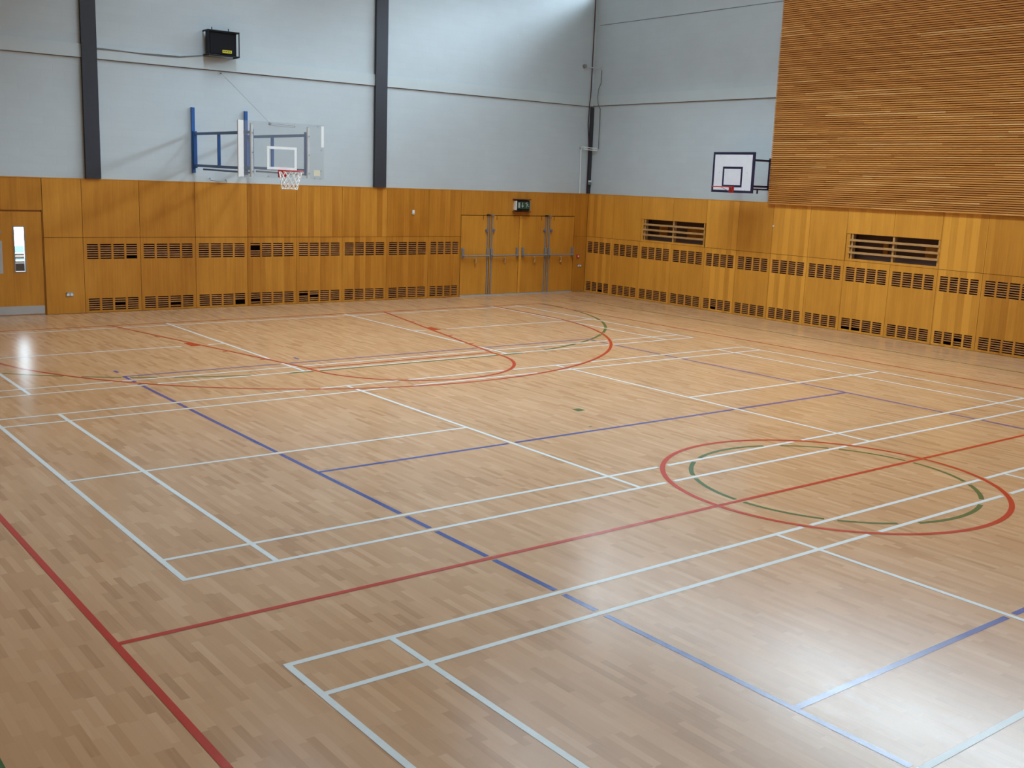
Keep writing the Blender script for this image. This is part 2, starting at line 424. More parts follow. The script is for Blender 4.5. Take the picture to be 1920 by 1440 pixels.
# ring beam round the walls
BZ0, BZ1 = 5.105, 5.362
b = MB().box(XL, XB + SET, YA + SET - .035, YA + SET, BZ0, BZ1)
tag(b.build('trim_2', 'beam'), 'smooth white band running along the far wall', 'trim', kind='structure')
b = MB().box(XB + SET - .035, XB + SET, 8.9, YA + SET - .035, BZ0 + .02, BZ1 + .025)
tag(b.build('trim_3', 'beam'), 'smooth white band running along the right wall', 'trim', kind='structure')
b = MB().box(XL, XB + SET - .012, YA + SET - .012, YA + SET, BZ0 - .014, BZ0 - .002)
tag(b.build('trim_4', 'joint'), 'dark joint under the white band on the far wall', 'trim', kind='structure')
b = MB().box(XB + SET - .012, XB + SET, 8.9, YA + SET - .012, BZ0 + .006, BZ0 + .018)
tag(b.build('trim_5', 'joint'), 'dark joint under the white band on the right wall', 'trim', kind='structure')
b = MB().box(XB + SET - .006, XB + SET, 8.9, YA - .1, 7.235, 7.25)
tag(b.build('trim_6', 'cable'), 'thin joint high on the right white wall', 'trim', kind='structure')
# cap along the top of the panelling, and the skirting shadow line
cap = MB().box(XL, XB, YA - .004, YA + SET + .02, HW - .016, HW); tag(tint(cap.build('trim_7', 'veneer'), .45, 0), 'wood capping on top of the far wall panelling', 'trim', kind='structure')
cap = MB().box(XB - .004, XB + SET + .02, -17, YA - .004, HW - .016, HW); tag(tint(cap.build('trim_8', 'veneer'), .6, 0), 'wood capping on top of the right wall panelling', 'trim', kind='structure')

# ------------------------------------------------------------------ columns
def column(x0, x1, label):
    mb = MB(); y = YA + SET
    mb.box(x0, x1, y - .085, y - .070, HW + .002, CEIL); mb.box(x0, x1, y - .014, y - .001, HW + .002, CEIL)
    mb.box(x0 + .004, x1 - .004, y - .070, y - .014, HW + .002, CEIL)
    return tag(mb.build('steel_column', 'steel_dark'), label, 'column', 'dark steel columns on the far wall')
column(3.872, 4.168, 'dark grey steel column on the white wall, left of the blue hoop frame')
column(10.59, 10.905, 'dark grey steel column on the white wall between hoop and exit doors')
c = MB().box(XB - .052, XB + SET, YA - .02, YA + SET, HW + .002, BZ0 - .03)
tag(c.build('corner_post', 'steel_dark'), 'thin dark post in the corner of the white walls, under the band', 'column')

# ================================================================== WOOD PANELLING
def vented(F, u0, u1, label, group, tnt, stripe, missing_up=(), missing_lo=(), marg=.066):
    g = .004; a, bb = min(u0, u1) + g, max(u0, u1) - g
    r = thing('vented_panel', F.pt((a + bb) / 2, 0, 0), label, 'panel', group)
    ua, ub = a + marg, bb - marg; gap = .042; gw = (ub - ua - 3 * gap) / 4
    zl0, zl1, zu0, zu1 = .048, .297, 1.112, 1.418; ZB, ZT = .006, ROW - .004
    mb = MB()
    F.box(mb, a, bb, 0, .02, ZB, zl0); F.box(mb, a, bb, 0, .02, zl1, zu0); F.box(mb, a, bb, 0, .02, zu1, ZT)
    for z0, z1 in ((zl0, zl1), (zu0, zu1)):
        F.box(mb, a, ua, 0, .02, z0, z1); F.box(mb, ub, bb, 0, .02, z0, z1)
        for i in range(3):
            s = ua + (i + 1) * gw + i * gap; F.box(mb, s, s + gap, 0, .02, z0, z1)
    tint(mb.build('panel_board', 'veneer', r), tnt, stripe)
    for nm, z0, z1, n, miss in (('upper_grille', zu0, zu1, 7, missing_up), ('lower_grille', zl0, zl1, 6, missing_lo)):
        mb = MB(); H = z1 - z0; sl = H / (n + (n - 1) * .92); ba = sl * .92
        for i in range(4):
            s = ua + i * (gw + gap)
            if F.w == 'B': gi = 3 - i
            else: gi = i
            for k in range(n - 1):
                if (gi + 1, k + 1) in miss: continue
                zt = z1 - sl - k * (sl + ba)
                F.box(mb, s - .003, s + gw + .003, .004, .017, zt - ba, zt)
        mb.build(nm, 'bar', r)
    return r
def upper(F, u0, u1, z0, z1, label, group, tnt, stripe, name='wood_panel'):
    g = .004; a, bb = min(u0, u1) + g, max(u0, u1) - g
    mb = MB(); F.box(mb, a, bb, 0, .02, z0 + .004, z1 - .0)
    return tag(tint(mb.build(name, 'veneer'), tnt, stripe), label, 'panel', group)

JA = [3.773, 4.937, 6.138, 7.34, 8.54, 9.74, 10.969, 12.188, 13.175]
TA = [.34, .29, .34, .26, .31, .28, .22, .24]; SA = [.12, .1, .2, .5, .6, .7, .35, .5]
MISS_UP = {0: [(4, 6)], 3: [(1, 2), (1, 3)]}
MISS_LO = {0: [(3, 3)], 1: [(3, 4)], 2: [(4, 4), (4, 5)], 3: [(1, 4)], 4: [(1, 2), (2, 3)]}
for i in range(8):
    extra = {0: ', beside the socket panel', 2: ', black hole low at its right', 4: ', under the glass hoop', 7: ', next to the exit doors'}.get(i, '')
    vented(FA, JA[i], JA[i + 1], ORD[i] + ' vented panel from the left on the far wall' + extra, 'vented panels along the far wall', TA[i], SA[i], MISS_UP.get(i, ()), MISS_LO.get(i, ()))
    upper(FA, JA[i], JA[i + 1], ROW, HW - .017, ORD[i] + ' tall plain wood panel from the left grey column on, upper row of far wall' if i else 'plain upper wood panel directly below the left grey column', 'upper plain panels of the far wall', TA[i] + random.uniform(-.06, .06), SA[i])
upper(FA, 3.015, JA[0], ROW, HW - .017, 'upper plain wood panel just right of the left door, narrower', 'upper plain panels of the far wall', .45, .1)
upper(FA, 3.015, JA[0], .004, ROW - .004, 'plain lower wood panel right of the left door, with the socket', 'plain lower panels of the far wall', .42, .1)
upper(FA, JA[8], 17.035, 2.105, HW - .017, 'wide wood panel above the exit doors carrying the exit sign', 'upper plain panels of the far wall', .30, .25)
upper(FA, 17.035, XB - .004, ROW, HW - .017, 'narrow upper wood strip in the corner right of the exit doors', 'corner strips by the exit doors', .26, .15)
upper(FA, 17.035, XB - .004, .004, ROW - .004, 'narrow lower wood strip in the corner with red alarm and socket', 'corner strips by the exit doors', .24, .15)

JB = [YA, 14.262, 13.185, 12.031, 10.889, 9.865, 8.833, 7.786, 6.80, 5.653, 4.554, 3.588, 2.50]
TB = [.84, .72, .78, .68, .86, .68, .86, .72, .82, .72, .86, .46]; SB = [.8, .2, .35, .1, .9, .25, .8, .2, .4, .2, 1.1, .6]
MBL = {0: [(3, 5)], 4: [(2, 5)], 8: [(1, 5), (2, 5)], 10: [(2, 5), (3, 3)]}
OPEN = [(13.085, 10.935), (6.695, 4.575)]
for i in range(12):
    extra = {0: ', in the corner', 4: ', one slat hole low', 8: ', two slat holes low', 10: ', two dark slat holes low', 11: ', darker orange'}.get(i, '')
    vented(FB, JB[i], JB[i + 1], ORD[i] + ' vented panel from the corner on the right wall' + extra, 'vented panels along the right wall', TB[i], SB[i], (), MBL.get(i, ()))
    z0 = ROW
    if i in (2, 3, 8, 9): z0 = 2.142
    lab = ORD[i] + ' upper wood panel from the corner on the right wall'
    lab += ', above a barred opening' if i in (2, 3, 8, 9) else {0: ', in the corner', 6: ', below the cladding edge', 11: ', darker orange'}.get(i, ', tall and plain')
    upper(FB, JB[i], JB[i + 1], z0, HW - .017, lab, 'upper panels of the right wall', TB[i] + random.uniform(-.05, .05), SB[i])
mb = MB(); FB.box(mb, -16.9, 2.49, 0, .02, .004, HW - .017)
tag(tint(mb.build('trim_9', 'veneer'), .5, .5), 'wood panelling of the right wall beyond the picture', 'trim', kind='structure')
mb = MB(); FA.box(mb, XL, .9, 0, .02, .004, HW - .017)
tag(tint(mb.build('trim_10', 'veneer'), .4, .3), 'wood panelling of the far wall beyond the left door', 'trim', kind='structure')
# battens behind the joints
mb = MB()
for u in JA + [3.015]: FA.box(mb, u - .03, u + .03, .022, .05, 0, HW - .02)
for u in JA + [16.9]: pass
FA.box(mb, 3.0, JA[8], .022, .05, ROW - .03, ROW + .03); FA.box(mb, JA[8], XB, .022, .05, 2.09, 2.13); FA.box(mb, 17.005, 17.07, .022, .05, 0, HW - .02); FA.box(mb, 17.03, XB, .022, .05, ROW - .03, ROW + .03)
tag(mb.build('trim_11', 'cavity'), 'battens behind the far wall panel joints', 'trim', kind='structure')
mb = MB()
for i, u in enumerate(JB[:-1]):
    FB.box(mb, u - .03, u + .03 if i else u, .022, .05, 0, 1.5 if i in (3, 9) else HW - .02)
for a, bb in ((YA, 13.2), (10.88, 6.81), (4.54, 2.5)): FB.box(mb, a, bb, .022, .05, ROW - .03, ROW + .03)
tag(mb.build('trim_12', 'cavity'), 'battens behind the right wall panel joints', 'trim', kind='structure')

# barred openings in the right wall panelling
def opening(ya, yb, label, far):
    z0, z1 = 1.605, 2.138; r = thing('barred_opening', FB.pt((ya + yb) / 2, 0, z0), label, 'vent', 'barred openings in the right wall panelling')
    mb = MB(); e = .09
    FB.box(mb, ya + e, ya - .002, .0, .02, ROW + .002, z1 + .0); FB.box(mb, yb + .002, yb - .016, .0, .02, ROW + .002, z1)
    FB.box(mb, ya - .002, yb + .002, .0, .02, ROW + .002, z0)
    tint(mb.build('surround', 'veneer', r), .72, .2)
    mb = MB(); D = .30
    FB.box(mb, ya, yb, D - .01, D, z0, z1); FB.box(mb, ya, yb, .021, D, z0 - .012, z0); FB.box(mb, ya, yb, .021, D, z1, z1 + .003)
    FB.box(mb, ya, ya + .015, .021, D, z0, z1); FB.box(mb, yb - .015, yb, .021, D, z0, z1)
    mb.build('recess_lining', 'recess', r)
    mid = (ya + yb) / 2
    for k, u in enumerate((ya - .045, mid, yb + .022)):
        mb = MB(); hw = .024 if k < 2 else .016
        FB.box(mb, u - hw, u + hw, .012, .012 + (.10 if k < 2 else .03), z0, z1); mb.build('upright', 'pale_wood', r, bevel=.003)
    for k in range(3):
        zc = z1 - .133 * (k + 1) + (.004 if k == 0 else 0)
        mb = MB(); FB.box(mb, ya - .005 + (.035 if k else 0), yb + .004, -.012, .012, zc - .024, zc + .024); mb.build('bar', 'pale_wood', r, bevel=.003)
    # sections of old boarding fixed to the back of the recess
    for a, bb in (((mid + .75, mid + .45), (mid - .25, mid - .95)) if far else ((mid + .40, mid + .28), (mid - .60, mid - .95))):
        mb = MB(); FB.box(mb, a, bb, D - .03, D - .011, z0 + .13, z1 - .15)
        tint(mb.build('back_board', 'veneer_dark', r), .5, .6)
opening(*OPEN[0], 'barred wall opening nearer the corner, left of the white hoop board', True)
opening(*OPEN[1], 'barred wall opening below the timber cladding, nearer the viewer', False)

# ------------------------------------------------------------------ timber slat cladding on the right wall
cl = thing('timber_cladding', (XB, -4, 2.70), 'large brown wall cladding of thin horizontal timber slats on the right wall', 'wall cladding')
mb = MB(); mb.box(XB - .03, XB + SET - .001, YS + .1, 8.985, 2.742, 7.98); mb.build('backing_board', 'slat_back', cl)
mb = MB(); P = .0445; n = int((7.97 - 2.705) / P)
for i in range(n):
    z = 2.700 + i * P; y = 8.995
    first = True
    while y > -16.9:
        L = random.uniform(1.5, 3.0) * (random.uniform(.25, 1) if first else 1); first = False
        y2 = max(-17, y - L); mb.box(XB - .054 - random.uniform(0, .003), XB - .0285, y2 + .001, y - .001, z, z + .0300); y = y2
mb.build('slats', 'slat', cl)

# ================================================================== DOORS
def exit_leaf(n, x0, x1, hinge_left, label):
    """hinge_left: the leaf hangs on its left edge, so its lock edge is on the right"""
    r = thing('door_%d' % n, (( x0 + x1) / 2, YA, 0), label, 'door', 'four leaves of the exit doors', 'structure')
    g = .004; d0 = .006
    mb = MB(); FA.box(mb, x0 + g, x1 - g, d0, d0 + .045, .035, 2.092); tint(mb.build('door_leaf', 'veneer', r), .44 + .05 * (n % 3), .12)
    lock = x1 if hinge_left else x0; s = -1 if hinge_left else 1
    mb = MB(); a = lock + s * .055
    FA.box(mb, a - .021, a + .021, -.016, d0, 1.15, 2.10); FA.box(mb, a - .021, a + .021, -.016, d0, .036, .99); mb.build('lock_rod', 'grey_metal', r)
    mb = MB(); FA.box(mb, a - .036, a + .036, -.045, d0, .985, 1.245); mb.build('lock_case', 'grey_metal', r, bevel=.008)
    h = (x0 + .055) if hinge_left else (x1 - .055)
    mb = MB(); FA.box(mb, h - .032, h + .032, -.045, d0, 1.0, 1.26); mb.build('bar_bracket', 'grey_metal', r, bevel=.008)
    mb = MB(); mb.tube([(min(a, h), YA - .085, 1.055), (max(a, h), YA - .085, 1.055)], .020, 12)
    for q in (a, h): mb.tube([(q, YA - .045, 1.055), (q, YA - .09, 1.055)], .026, 12)
    mb.build('push_bar', 'grey_metal', r, smooth=True)
    mb = MB(); q = lock + s * .105; mb.disc((q, YA + d0, 1.715), (0, -1, 0), .036, .05); mb.build('lock_cylinder', 'blue_grey', r, smooth=True)
    m_ = (x0 + x1) / 2 + .02
    mb = MB(); mb.tube([(m_, YA + d0 - .005, .99), (m_, YA - .03, .97), (m_ - .004, YA - .04, .90), (m_ - .012, YA - .03, .855)], .024, 8); mb.build('door_catch', 'pale_wood', r, smooth=True)
    q = lock + s * .215
    mb = MB(); FA.box(mb, q - .009, q + .009, -.006, d0, 1.985, 2.092); mb.build('top_stop', 'veneer_dark', r); tint(r.children[-1], .3, 0)
    q = lock + s * .06
    mb = MB(); FA.box(mb, q - .045, q + .045, -.045, .0, 2.094, 2.128); mb.build('latch_keep', 'black' if n in (1, 3) else 'grey_metal', r, bevel=.004)
    return r
exit_leaf(1, 13.19, 14.10, True, 'leftmost leaf of the wooden exit doors with grey push bar')
exit_leaf(2, 14.115, 15.085, False, 'second exit door leaf from the left, left of the middle post')
exit_leaf(3, 15.17, 16.065, True, 'third exit door leaf from the left, right of the middle post')
exit_leaf(4, 16.08, 17.03, False, 'rightmost leaf of the wooden exit doors, beside the red alarm')
mb = MB(); FA.box(mb, 15.09, 15.165, -.012, .06, .03, 2.095); tag(tint(mb.build('trim_13', 'veneer'), .85, 0), 'pale wood post between the two pairs of exit doors', 'trim', kind='structure')
mb = MB(); FA.box(mb, 13.19, 17.03, -.02, .06, .0, .030); tag(mb.build('trim_14', 'kick'), 'metal threshold under the exit doors', 'trim', kind='structure')
mb = MB(); FA.box(mb, 13.0, 17.1, .056, .09, 0, 2.15); tag(mb.build('trim_15', 'cavity'), 'dark back of the exit doorway', 'trim', kind='structure')

# left door with narrow vision pane
r = thing('door_5', (2.5, YA, 0), 'wooden door at the left edge with narrow glazed slot and kick plate', 'door', kind='structure')
d0, d1 = .014, .06; px0, px1, pz0, pz1 = 2.462, 2.658, .877, 1.768
mb = MB(); x0, x1 = 2.045, 2.990
FA.box(mb, x0, px0, d0, d1, .016, 2.062); FA.box(mb, px1, x1, d0, d1, .016, 2.062); FA.box(mb, px0, px1, d0, d1, .016, pz0); FA.box(mb, px0, px1, d0, d1, pz1, 2.062)
tint(mb.build('door_leaf', 'veneer', r), .30, .1)
mb = MB()
for a in ((px0 - .012, px0 + .010, pz0 - .012, pz1 + .012), (px1 - .010, px1 + .012, pz0 - .012, pz1 + .012), (px0 + .010, px1 - .010, pz0 - .012, pz0 + .012), (px0 + .010, px1 - .010, pz1 - .010, pz1 + .012)):
    FA.box(mb, a[0], a[1], d0 - .006, d1 + .006, a[2], a[3])
mb.build('pane_frame', 'silver', r)
mb = MB(); FA.box(mb, px0 + .010, px1 - .010, .035, .041, pz0 + .012, pz1 - .01); mb.build('vision_pane', 'glass', r)
mb = MB(); FA.box(mb, x0 + .01, x1 - .008, d0 - .004, d0, .032, .195); mb.build('kick_plate', 'kick', r)
mb = MB(); FA.box(mb, 2.10, 2.240, d0 - .004, d0, .853, 1.49); mb.build('push_plate', 'kick', r)
mb = MB(); mb.disc((2.20, YA + d0, 1.66), (0, -1, 0), .038, .005); mb.build('door_sign', 'silver', r, smooth=True)
r2 = thing('door_6', (1.58, YA, 0), 'other leaf of the left door pair, just outside the photo', 'door', kind='structure')
mb = MB(); FA.box(mb, 1.13, 2.043, d0, d1, .016, 2.062); tint(mb.build('door_leaf', 'veneer', r2), .30, .1)
mb = MB(); FA.box(mb, 2.996, 3.012, .006, .10, 0, 2.09); FA.box(mb, .9, 1.125, .004, .10, 0, 2.09); FA.box(mb, 1.125, 2.996, .024, .12, 2.066, 2.092); FA.box(mb, 2.96, 2.996, .063, .12, 0, 2.066); FA.box(mb, 1.125, 2.96, .063, .12, 2.03, 2.066)
tag(tint(mb.build('trim_16', 'veneer_dark'), .45, 0), 'wood frame of the left door', 'trim', kind='structure')
mb = MB(); FA.box(mb, .9, 3.008, .004, .03, 2.094, HW - .017); tag(tint(mb.build('trim_17', 'veneer'), .25, .2), 'wood panel above the left door', 'trim', kind='structure')
mb = MB(); FA.box(mb, 1.13, 2.992, .02, .36, -.0, .012); tag(mb.build('trim_18', 'kick'), 'metal threshold under the left door', 'trim', kind='structure')
# what the narrow pane looks out on
tag(MB().box(-60, 80, YA + .6, 140, -.3, -.02).build('trim_19', 'concrete'), 'pale paving outside the far wall', 'ground', kind='structure')
tag(MB().box(1.2, 6.5, 18.2, 18.35, -.02, .795).build('low_wall', 'lobby_grey'), 'dark grey low wall outside, seen through the narrow door pane', 'wall')
sl = thing('bench', (3.2, 18.05, 0), 'white slatted ledge outside, seen through the narrow door pane', 'bench')
for z in (.815, .915, .985): MB().box(1.4, 6.3, 18.10, 18.34, z, z + .042).build('slat', 'white', sl)
for x in (1.6, 2.4, 4.2, 6.1): MB().box(x, x + .05, 18.2, 18.25, .803, .99).build('support', 'black', sl)
tag(MB().box(-6, 14, 27, 27.2, -.02, .56).build('fence', 'teal'), 'pale teal fence outside, seen through the narrow door pane', 'fence')

tag(MB().box(-1.0, 8.0, YA + .40, 18.6, 2.7, 2.85).build('trim_20', 'lobby_grey'), 'unseen porch roof added as shade outside the left door', 'porch', kind='structure')  # unseen porch, added to keep daylight off the low wall and ledge
for nm, x in (('trim_21', -1.0), ('trim_22', 7.9)):
    tag(MB().box(x, x + .1, YA + .40, 18.6, -.02, 2.7).build(nm, 'lobby_grey'), 'unseen side wall of the added porch outside the left door', 'porch', kind='structure')
tag(MB().box(-1.0, 8.0, YA + .37, 18.6, -.019, .0).build('trim_23', 'lobby_grey'), 'floor of the added porch outside the left door', 'porch', kind='structure')
# ================================================================== FITTINGS ON THE WALLS
def socket(x, z, label):
    r = thing('double_socket', (x, YA, z), label, 'socket', 'metal double sockets on the far wall')
    mb = MB(); FA.box(mb, x - .073, x + .073, -.012, 0, z - .043, z + .043); mb.build('face_plate', 'silver', r, bevel=.004)
    for s in (-1, 1):
        mb = MB(); FA.box(mb, x + s * .035 - .024, x + s * .035 + .024, -.016, -.012, z - .026, z + .020); mb.build('outlet', 'white', r)
        mb = MB(); FA.box(mb, x + s * .062 - .007, x + s * .062 + .007, -.018, -.012, z + .022, z + .036); mb.build('switch', 'black', r)
socket(3.472, .40, 'metal double socket low on the wood panel by the left door')
socket(17.288, .735, 'metal double socket in the corner under the red alarm point')
r = thing('alarm_point', (17.212, YA, 1.0), 'small red fire alarm call point right of the exit doors', 'alarm')
mb = MB(); FA.box(mb, 17.212 - .046, 17.212 + .046, -.035, .002, .957, 1.047); mb.build('housing', 'red_box', r, bevel=.006)
mb = MB(); FA.box(mb, 17.212 - .024, 17.212 + .024, -.038, -.035, .975, 1.020); mb.build('glass_front', 'white', r)
r = thing('wall_sensor', (11.715, YA, 2.1), 'small white upright sensor box on an upper wood panel, left of the exit doors', 'sensor')
mb = MB(); FA.box(mb, 11.683, 11.747, -.028, 0, 2.10, 2.21); mb.build('housing', 'white', r, bevel=.006)
mb = MB(); FA.box(mb, 11.695, 11.735, -.030, -.028, 2.108, 2.14); mb.build('display', 'pipe', r)
r = thing('wall_hook', (XB, 8.80, 2.19), 'tiny white hook on a wood panel below the white hoop board', 'hook')
mb = MB(); mb.disc((XB, 8.80, 2.192), (-1, 0, 0), .022, .012); mb.build('base', 'white', r, smooth=True)
mb = MB(); mb.tube([(XB - .012, 8.80, 2.192), (XB - .04, 8.80, 2.188), (XB - .045, 8.80, 2.205)], .007, 8); mb.build('prong', 'white', r, smooth=True)

# exit sign: silver ended box with green face and pale pictograms
r = thing('exit_sign', (15.11, YA, 2.22), 'green running man exit sign box above the exit doors', 'sign')
y0 = YA - .10
mb = MB(); mb.box(14.90, 15.335, y0 + .012, YA, 2.245, 2.50); mb.build('housing', 'black', r, bevel=.004)
mb = MB(); mb.box(14.862, 14.899, y0 - .004, YA, 2.25, 2.495); mb.build('end_cap', 'white', r, bevel=.005)
mb = MB(); mb.box(15.336, 15.360, y0 - .004, YA, 2.25, 2.495); mb.build('end_cap', 'grey_metal', r, bevel=.005)
face = MB(); face.box(14.905, 15.33, y0, y0 + .012, 2.285, 2.475); face = face.build('sign_face', 'sign_green', r)
mb = MB(); mb.box(14.945, 15.005, y0 - .003, y0, 2.315, 2.455); mb.build('doorway_symbol', 'sign_white', face)
yy = y0 - .0015
mb = MB()      # arrow pointing down
mb.beam((15.09, yy, 2.455), (15.09, yy, 2.36), .022, .003); mb.add([(15.045, yy - .0015, 2.375), (15.135, yy - .0015, 2.375), (15.09, yy - .0015, 2.315)], [(0, 1, 2)])
mb.build('arrow_symbol', 'sign_white', face)
mb = MB()      # running figure
mb.disc((15.235, y0, 2.452), (0, -1, 0), .016, .003, 14)
for a, b2, wd in (((15.232, 2.432), (15.248, 2.375), .034), ((15.238, 2.425), (15.196, 2.44), .013), ((15.196, 2.44), (15.186, 2.415), .012), ((15.240, 2.42), (15.272, 2.40), .013),
                  ((15.272, 2.40), (15.285, 2.422), .012), ((15.248, 2.38), (15.215, 2.352), .018), ((15.215, 2.352), (15.222, 2.312), .015), ((15.250, 2.378), (15.280, 2.352), .018), ((15.280, 2.352), (15.310, 2.352), .015)):
    mb.beam((a[0], yy, a[1]), (b2[0], yy, b2[1]), wd, .003) if False else mb.add(*(lambda A, B, h: ([(A[0] - h[0], yy, A[1] - h[1]), (A[0] + h[0], yy, A[1] + h[1]), (B[0] + h[0], yy, B[1] + h[1]), (B[0] - h[0], yy, B[1] - h[1])], [(0, 1, 2, 3)]))(a, b2, ((lambda dx, dz, l: (-dz / l * wd / 2, dx / l * wd / 2))(b2[0] - a[0], b2[1] - a[1], math.hypot(b2[0] - a[0], b2[1] - a[1])))))
mb.build('running_man_symbol', 'sign_white', face)
for z in (2.208, 2.532):
    mb = MB(); mb.box(14.83, 15.385, YA - .105, YA, z - .009, z + .009); mb.build('bracket_rail', 'maroon', r)

# speaker in a tube frame high on the far wall
r = thing('caged_speaker', (6.78, YA + SET, 5.40), 'black speaker box in a tube frame high on the white wall, yellow label', 'speaker')
yb, yf = YA - .02, YA - .24
mb = MB(); mb.box(6.425, 7.040, yf + .03, yb, 5.400, 5.880); mb.build('speaker_box', 'black', r, bevel=.012)
mb = MB(); mb.box(6.45, 7.015, yf + .018, yf + .03, 5.425, 5.855); mb.build('front_grille', 'black_fabric', r)
mb = MB()
fx0, fx1, fz0, fz1 = 6.405, 7.085, 5.392, 5.888
mb.tube([(fx0, yf, fz0), (fx1, yf, fz0), (fx1, yf, fz1), (fx0, yf, fz1)], .018, 10, closed=True)
for x in (fx0, fx1):
    for z in (fz0, fz1): mb.tube([(x, yf, z), (x, YA + SET, z)], .018, 10)
mb.build('tube_frame', 'black', r, smooth=True)
for x in (6.52, 6.89):
    mb = MB(); mb.tube([(x, yf + .09, 5.875), (x, yf + .09, 5.965)], .011, 8); mb.build('mounting_rod', 'black', r, smooth=True)
lab = MB().box(6.715, 6.925, yf - .001 + .012, yf + .018, 5.452, 5.512).build('yellow_label', 'yellow', r)
mb = MB()
for k, wd in enumerate((.018, .012, .02, .012, .018, .014, .018)):     # illegible print
    mb.box(6.738 + k * .024, 6.738 + k * .024 + wd, yf + .0095, yf + .011, 5.470 + .004 * (k % 2), 5.494)
mb.build('print', 'ink', lab)
mb = MB()
for dz, ph in ((0, 0), (.018, 1.3)):
    mb.tube([(4.17 + 2.28 * i / 24, YA + SET - .042, 5.29 + dz * .7 + (.10 * max(0, i - 18) / 6) + (.007 * math.sin(3 * PI * i / 24 + ph))) for i in range(25)], .0075, 6)
tag(mb.build('speaker_cable', 'cable', smooth=True), 'grey cable pair sagging along the band from left column to speaker', 'cable')

# ================================================================== GLASS HOOP ON ITS SWING FRAME
r = thing('basketball_hoop', (6.70, YA + SET, 2.90), 'clear basketball backboard with red ring and net on a blue swing frame', 'basketball hoop')
yb = 12.15; yw = YA + SET - .003
XA = (6.135, 7.335)
for x in XA:
    MB().box(x - .037, x + .037, yw - .05, yw, 2.925, 4.295).build('wall_post', 'blue', r, bevel=.004)
for xw, xb_ in zip(XA, (6.07, 7.215)):
    mb = MB(); zt0, zt1 = 3.755, 3.725
    mb.box(xw - .02, xw + .055, yw - .11, yw - .05, 3.03, 3.80)                              # hinge upright
    fr = r
    o = mb.build('hinge_post', 'blue', r, bevel=.003)
    mb = MB(); mb.beam((xw + .02, yw - .08, 3.745), (xb_, yb + .10, 3.735), .05, .055); o = mb.build('top_arm', 'blue', r)
    mb = MB(); mb.beam((xw + .02, yw - .08, 3.085), (xb_, yb + .10, 3.055), .05, .055); o = mb.build('lower_arm', 'blue', r)
    mb = MB(); mb.beam((xw + .05, yw - .45, 3.01), (xb_, yb + .10, 2.975), .03, .035); o = mb.build('tie_rod', 'blue' if xw < 7 else 'grey_metal', r)
    ym = 13.93; xm = xw + .02 + (xb_ - xw - .02) * (yw - ym) / (yw - yb)
    mb = MB(); mb.box(xm - .027, xm + .027, ym - .025, ym + .025, 3.09, 3.72); mb.build('brace', 'blue', r)
    mb = MB(); mb.box(xb_ - .03, xb_ + .03, yb + .06, yb + .125, 2.96, 3.80); mb.build('end_post', 'blue', r, bevel=.003)
# steel channels carrying the sheet
for x in (6.035, 7.225):
    mb = MB(); mb.box(x - .012, x + .030, yb + .012, yb + .045, 2.90, 3.88); mb.box(x - .018, x - .012, yb + .012, yb + .06, 2.90, 3.90); mb.build('back_channel', 'white', r)
    for z in (3.0, 3.36, 3.72): MB().disc((x + .01, yb - .001, z), (0, -1, 0), .014, .008, 10).build('bolt', 'grey_metal', r)
bd = MB().box(5.755, 7.555, yb, yb + .012, 2.897, 3.947).build('backboard', 'acrylic', r)
mb = MB(); mb.box(5.752, 5.79, yb - .006, yb + .03, 2.894, 3.95); mb.box(5.79, 5.862, yb - .002, yb, 2.90, 3.945); mb.build('edge_tape', 'white_tape', bd)
mb = MB(); mb.box(7.50, 7.555, yb - .002, yb, 3.52, 3.93); mb.build('torn_edge_tape', 'white_tape', bd)
mb = MB(); o0, o1, oz0, oz1, tw = 6.338, 6.967, 3.052, 3.492, .05
mb.box(o0, o0 + tw, yb - .002, yb, oz0, oz1); mb.box(o1 - tw, o1, yb - .002, yb, oz0, oz1); mb.box(o0 + tw, o1 - tw, yb - .002, yb, oz0, oz0 + tw); mb.box(o0 + tw, o1 - tw, yb - .002, yb, oz1 - tw, oz1)
mb.build('shooters_square', 'white_tape', bd)
MB().box(7.335, 7.475, yb - .002, yb, 2.955, 3.075).build('sticker', 'cream', bd)
mb = MB(); mb.tube([(6.39, yb - .012, 3.925), (6.92, yb - .012, 3.905), (6.92, yb - .012, 3.87), (6.39, yb - .012, 3.89)], .006, 8, closed=True)
mb.disc((6.40, yb - .02, 3.908), (0, 1, 0), .022, .03); mb.build('top_bracket', 'grey_metal', r)
for x, z in ((7.50, 3.46), (7.50, 3.06), (7.42, 3.92), (6.36, 2.92), (7.48, 2.905), (7.36, 2.91)): MB().disc((x, yb, z), (0, -1, 0), .013, .008, 10).build('bolt', 'grey_metal', r)
rx, ry, rz = 6.652, 11.775, 3.035
mb = MB(); mb.tube([(rx + .232 * math.cos(2 * PI * k / 40), ry + .232 * math.sin(2 * PI * k / 40), rz) for k in range(40)], .011, 10, closed=True)
for s in (-1, 1): mb.tube([(rx + s * .06, yb - .012, rz - .10), (rx + s * .13, ry + .195, rz - .006)], .009, 8)
ring = mb.build('ring', 'red_steel', r, smooth=True)
mb = MB(); mb.box(rx - .085, rx + .085, yb - .012, yb, rz - .125, rz + .02); mb.box(rx - .06, rx + .06, ry + .22, yb - .012, rz - .012, rz + .004); mb.build('ring_plate', 'red_steel', ring, bevel=.003)
mb = MB(); N = 12                                                                        # knotted net
def netp(k, lv):
    R = [.222, .205, .185, .168, .158, .155][lv]; z = rz - .012 - [0, .075, .145, .21, .275, .33][lv]
    a = 2 * PI * (k + .5 * (lv % 2)) / N; sway = .012 * math.sin(3 * a + lv)
    return (rx + R * math.cos(a) + sway - .006 * lv, ry + R * math.sin(a) + sway, z + .008 * math.sin(2 * a + lv))
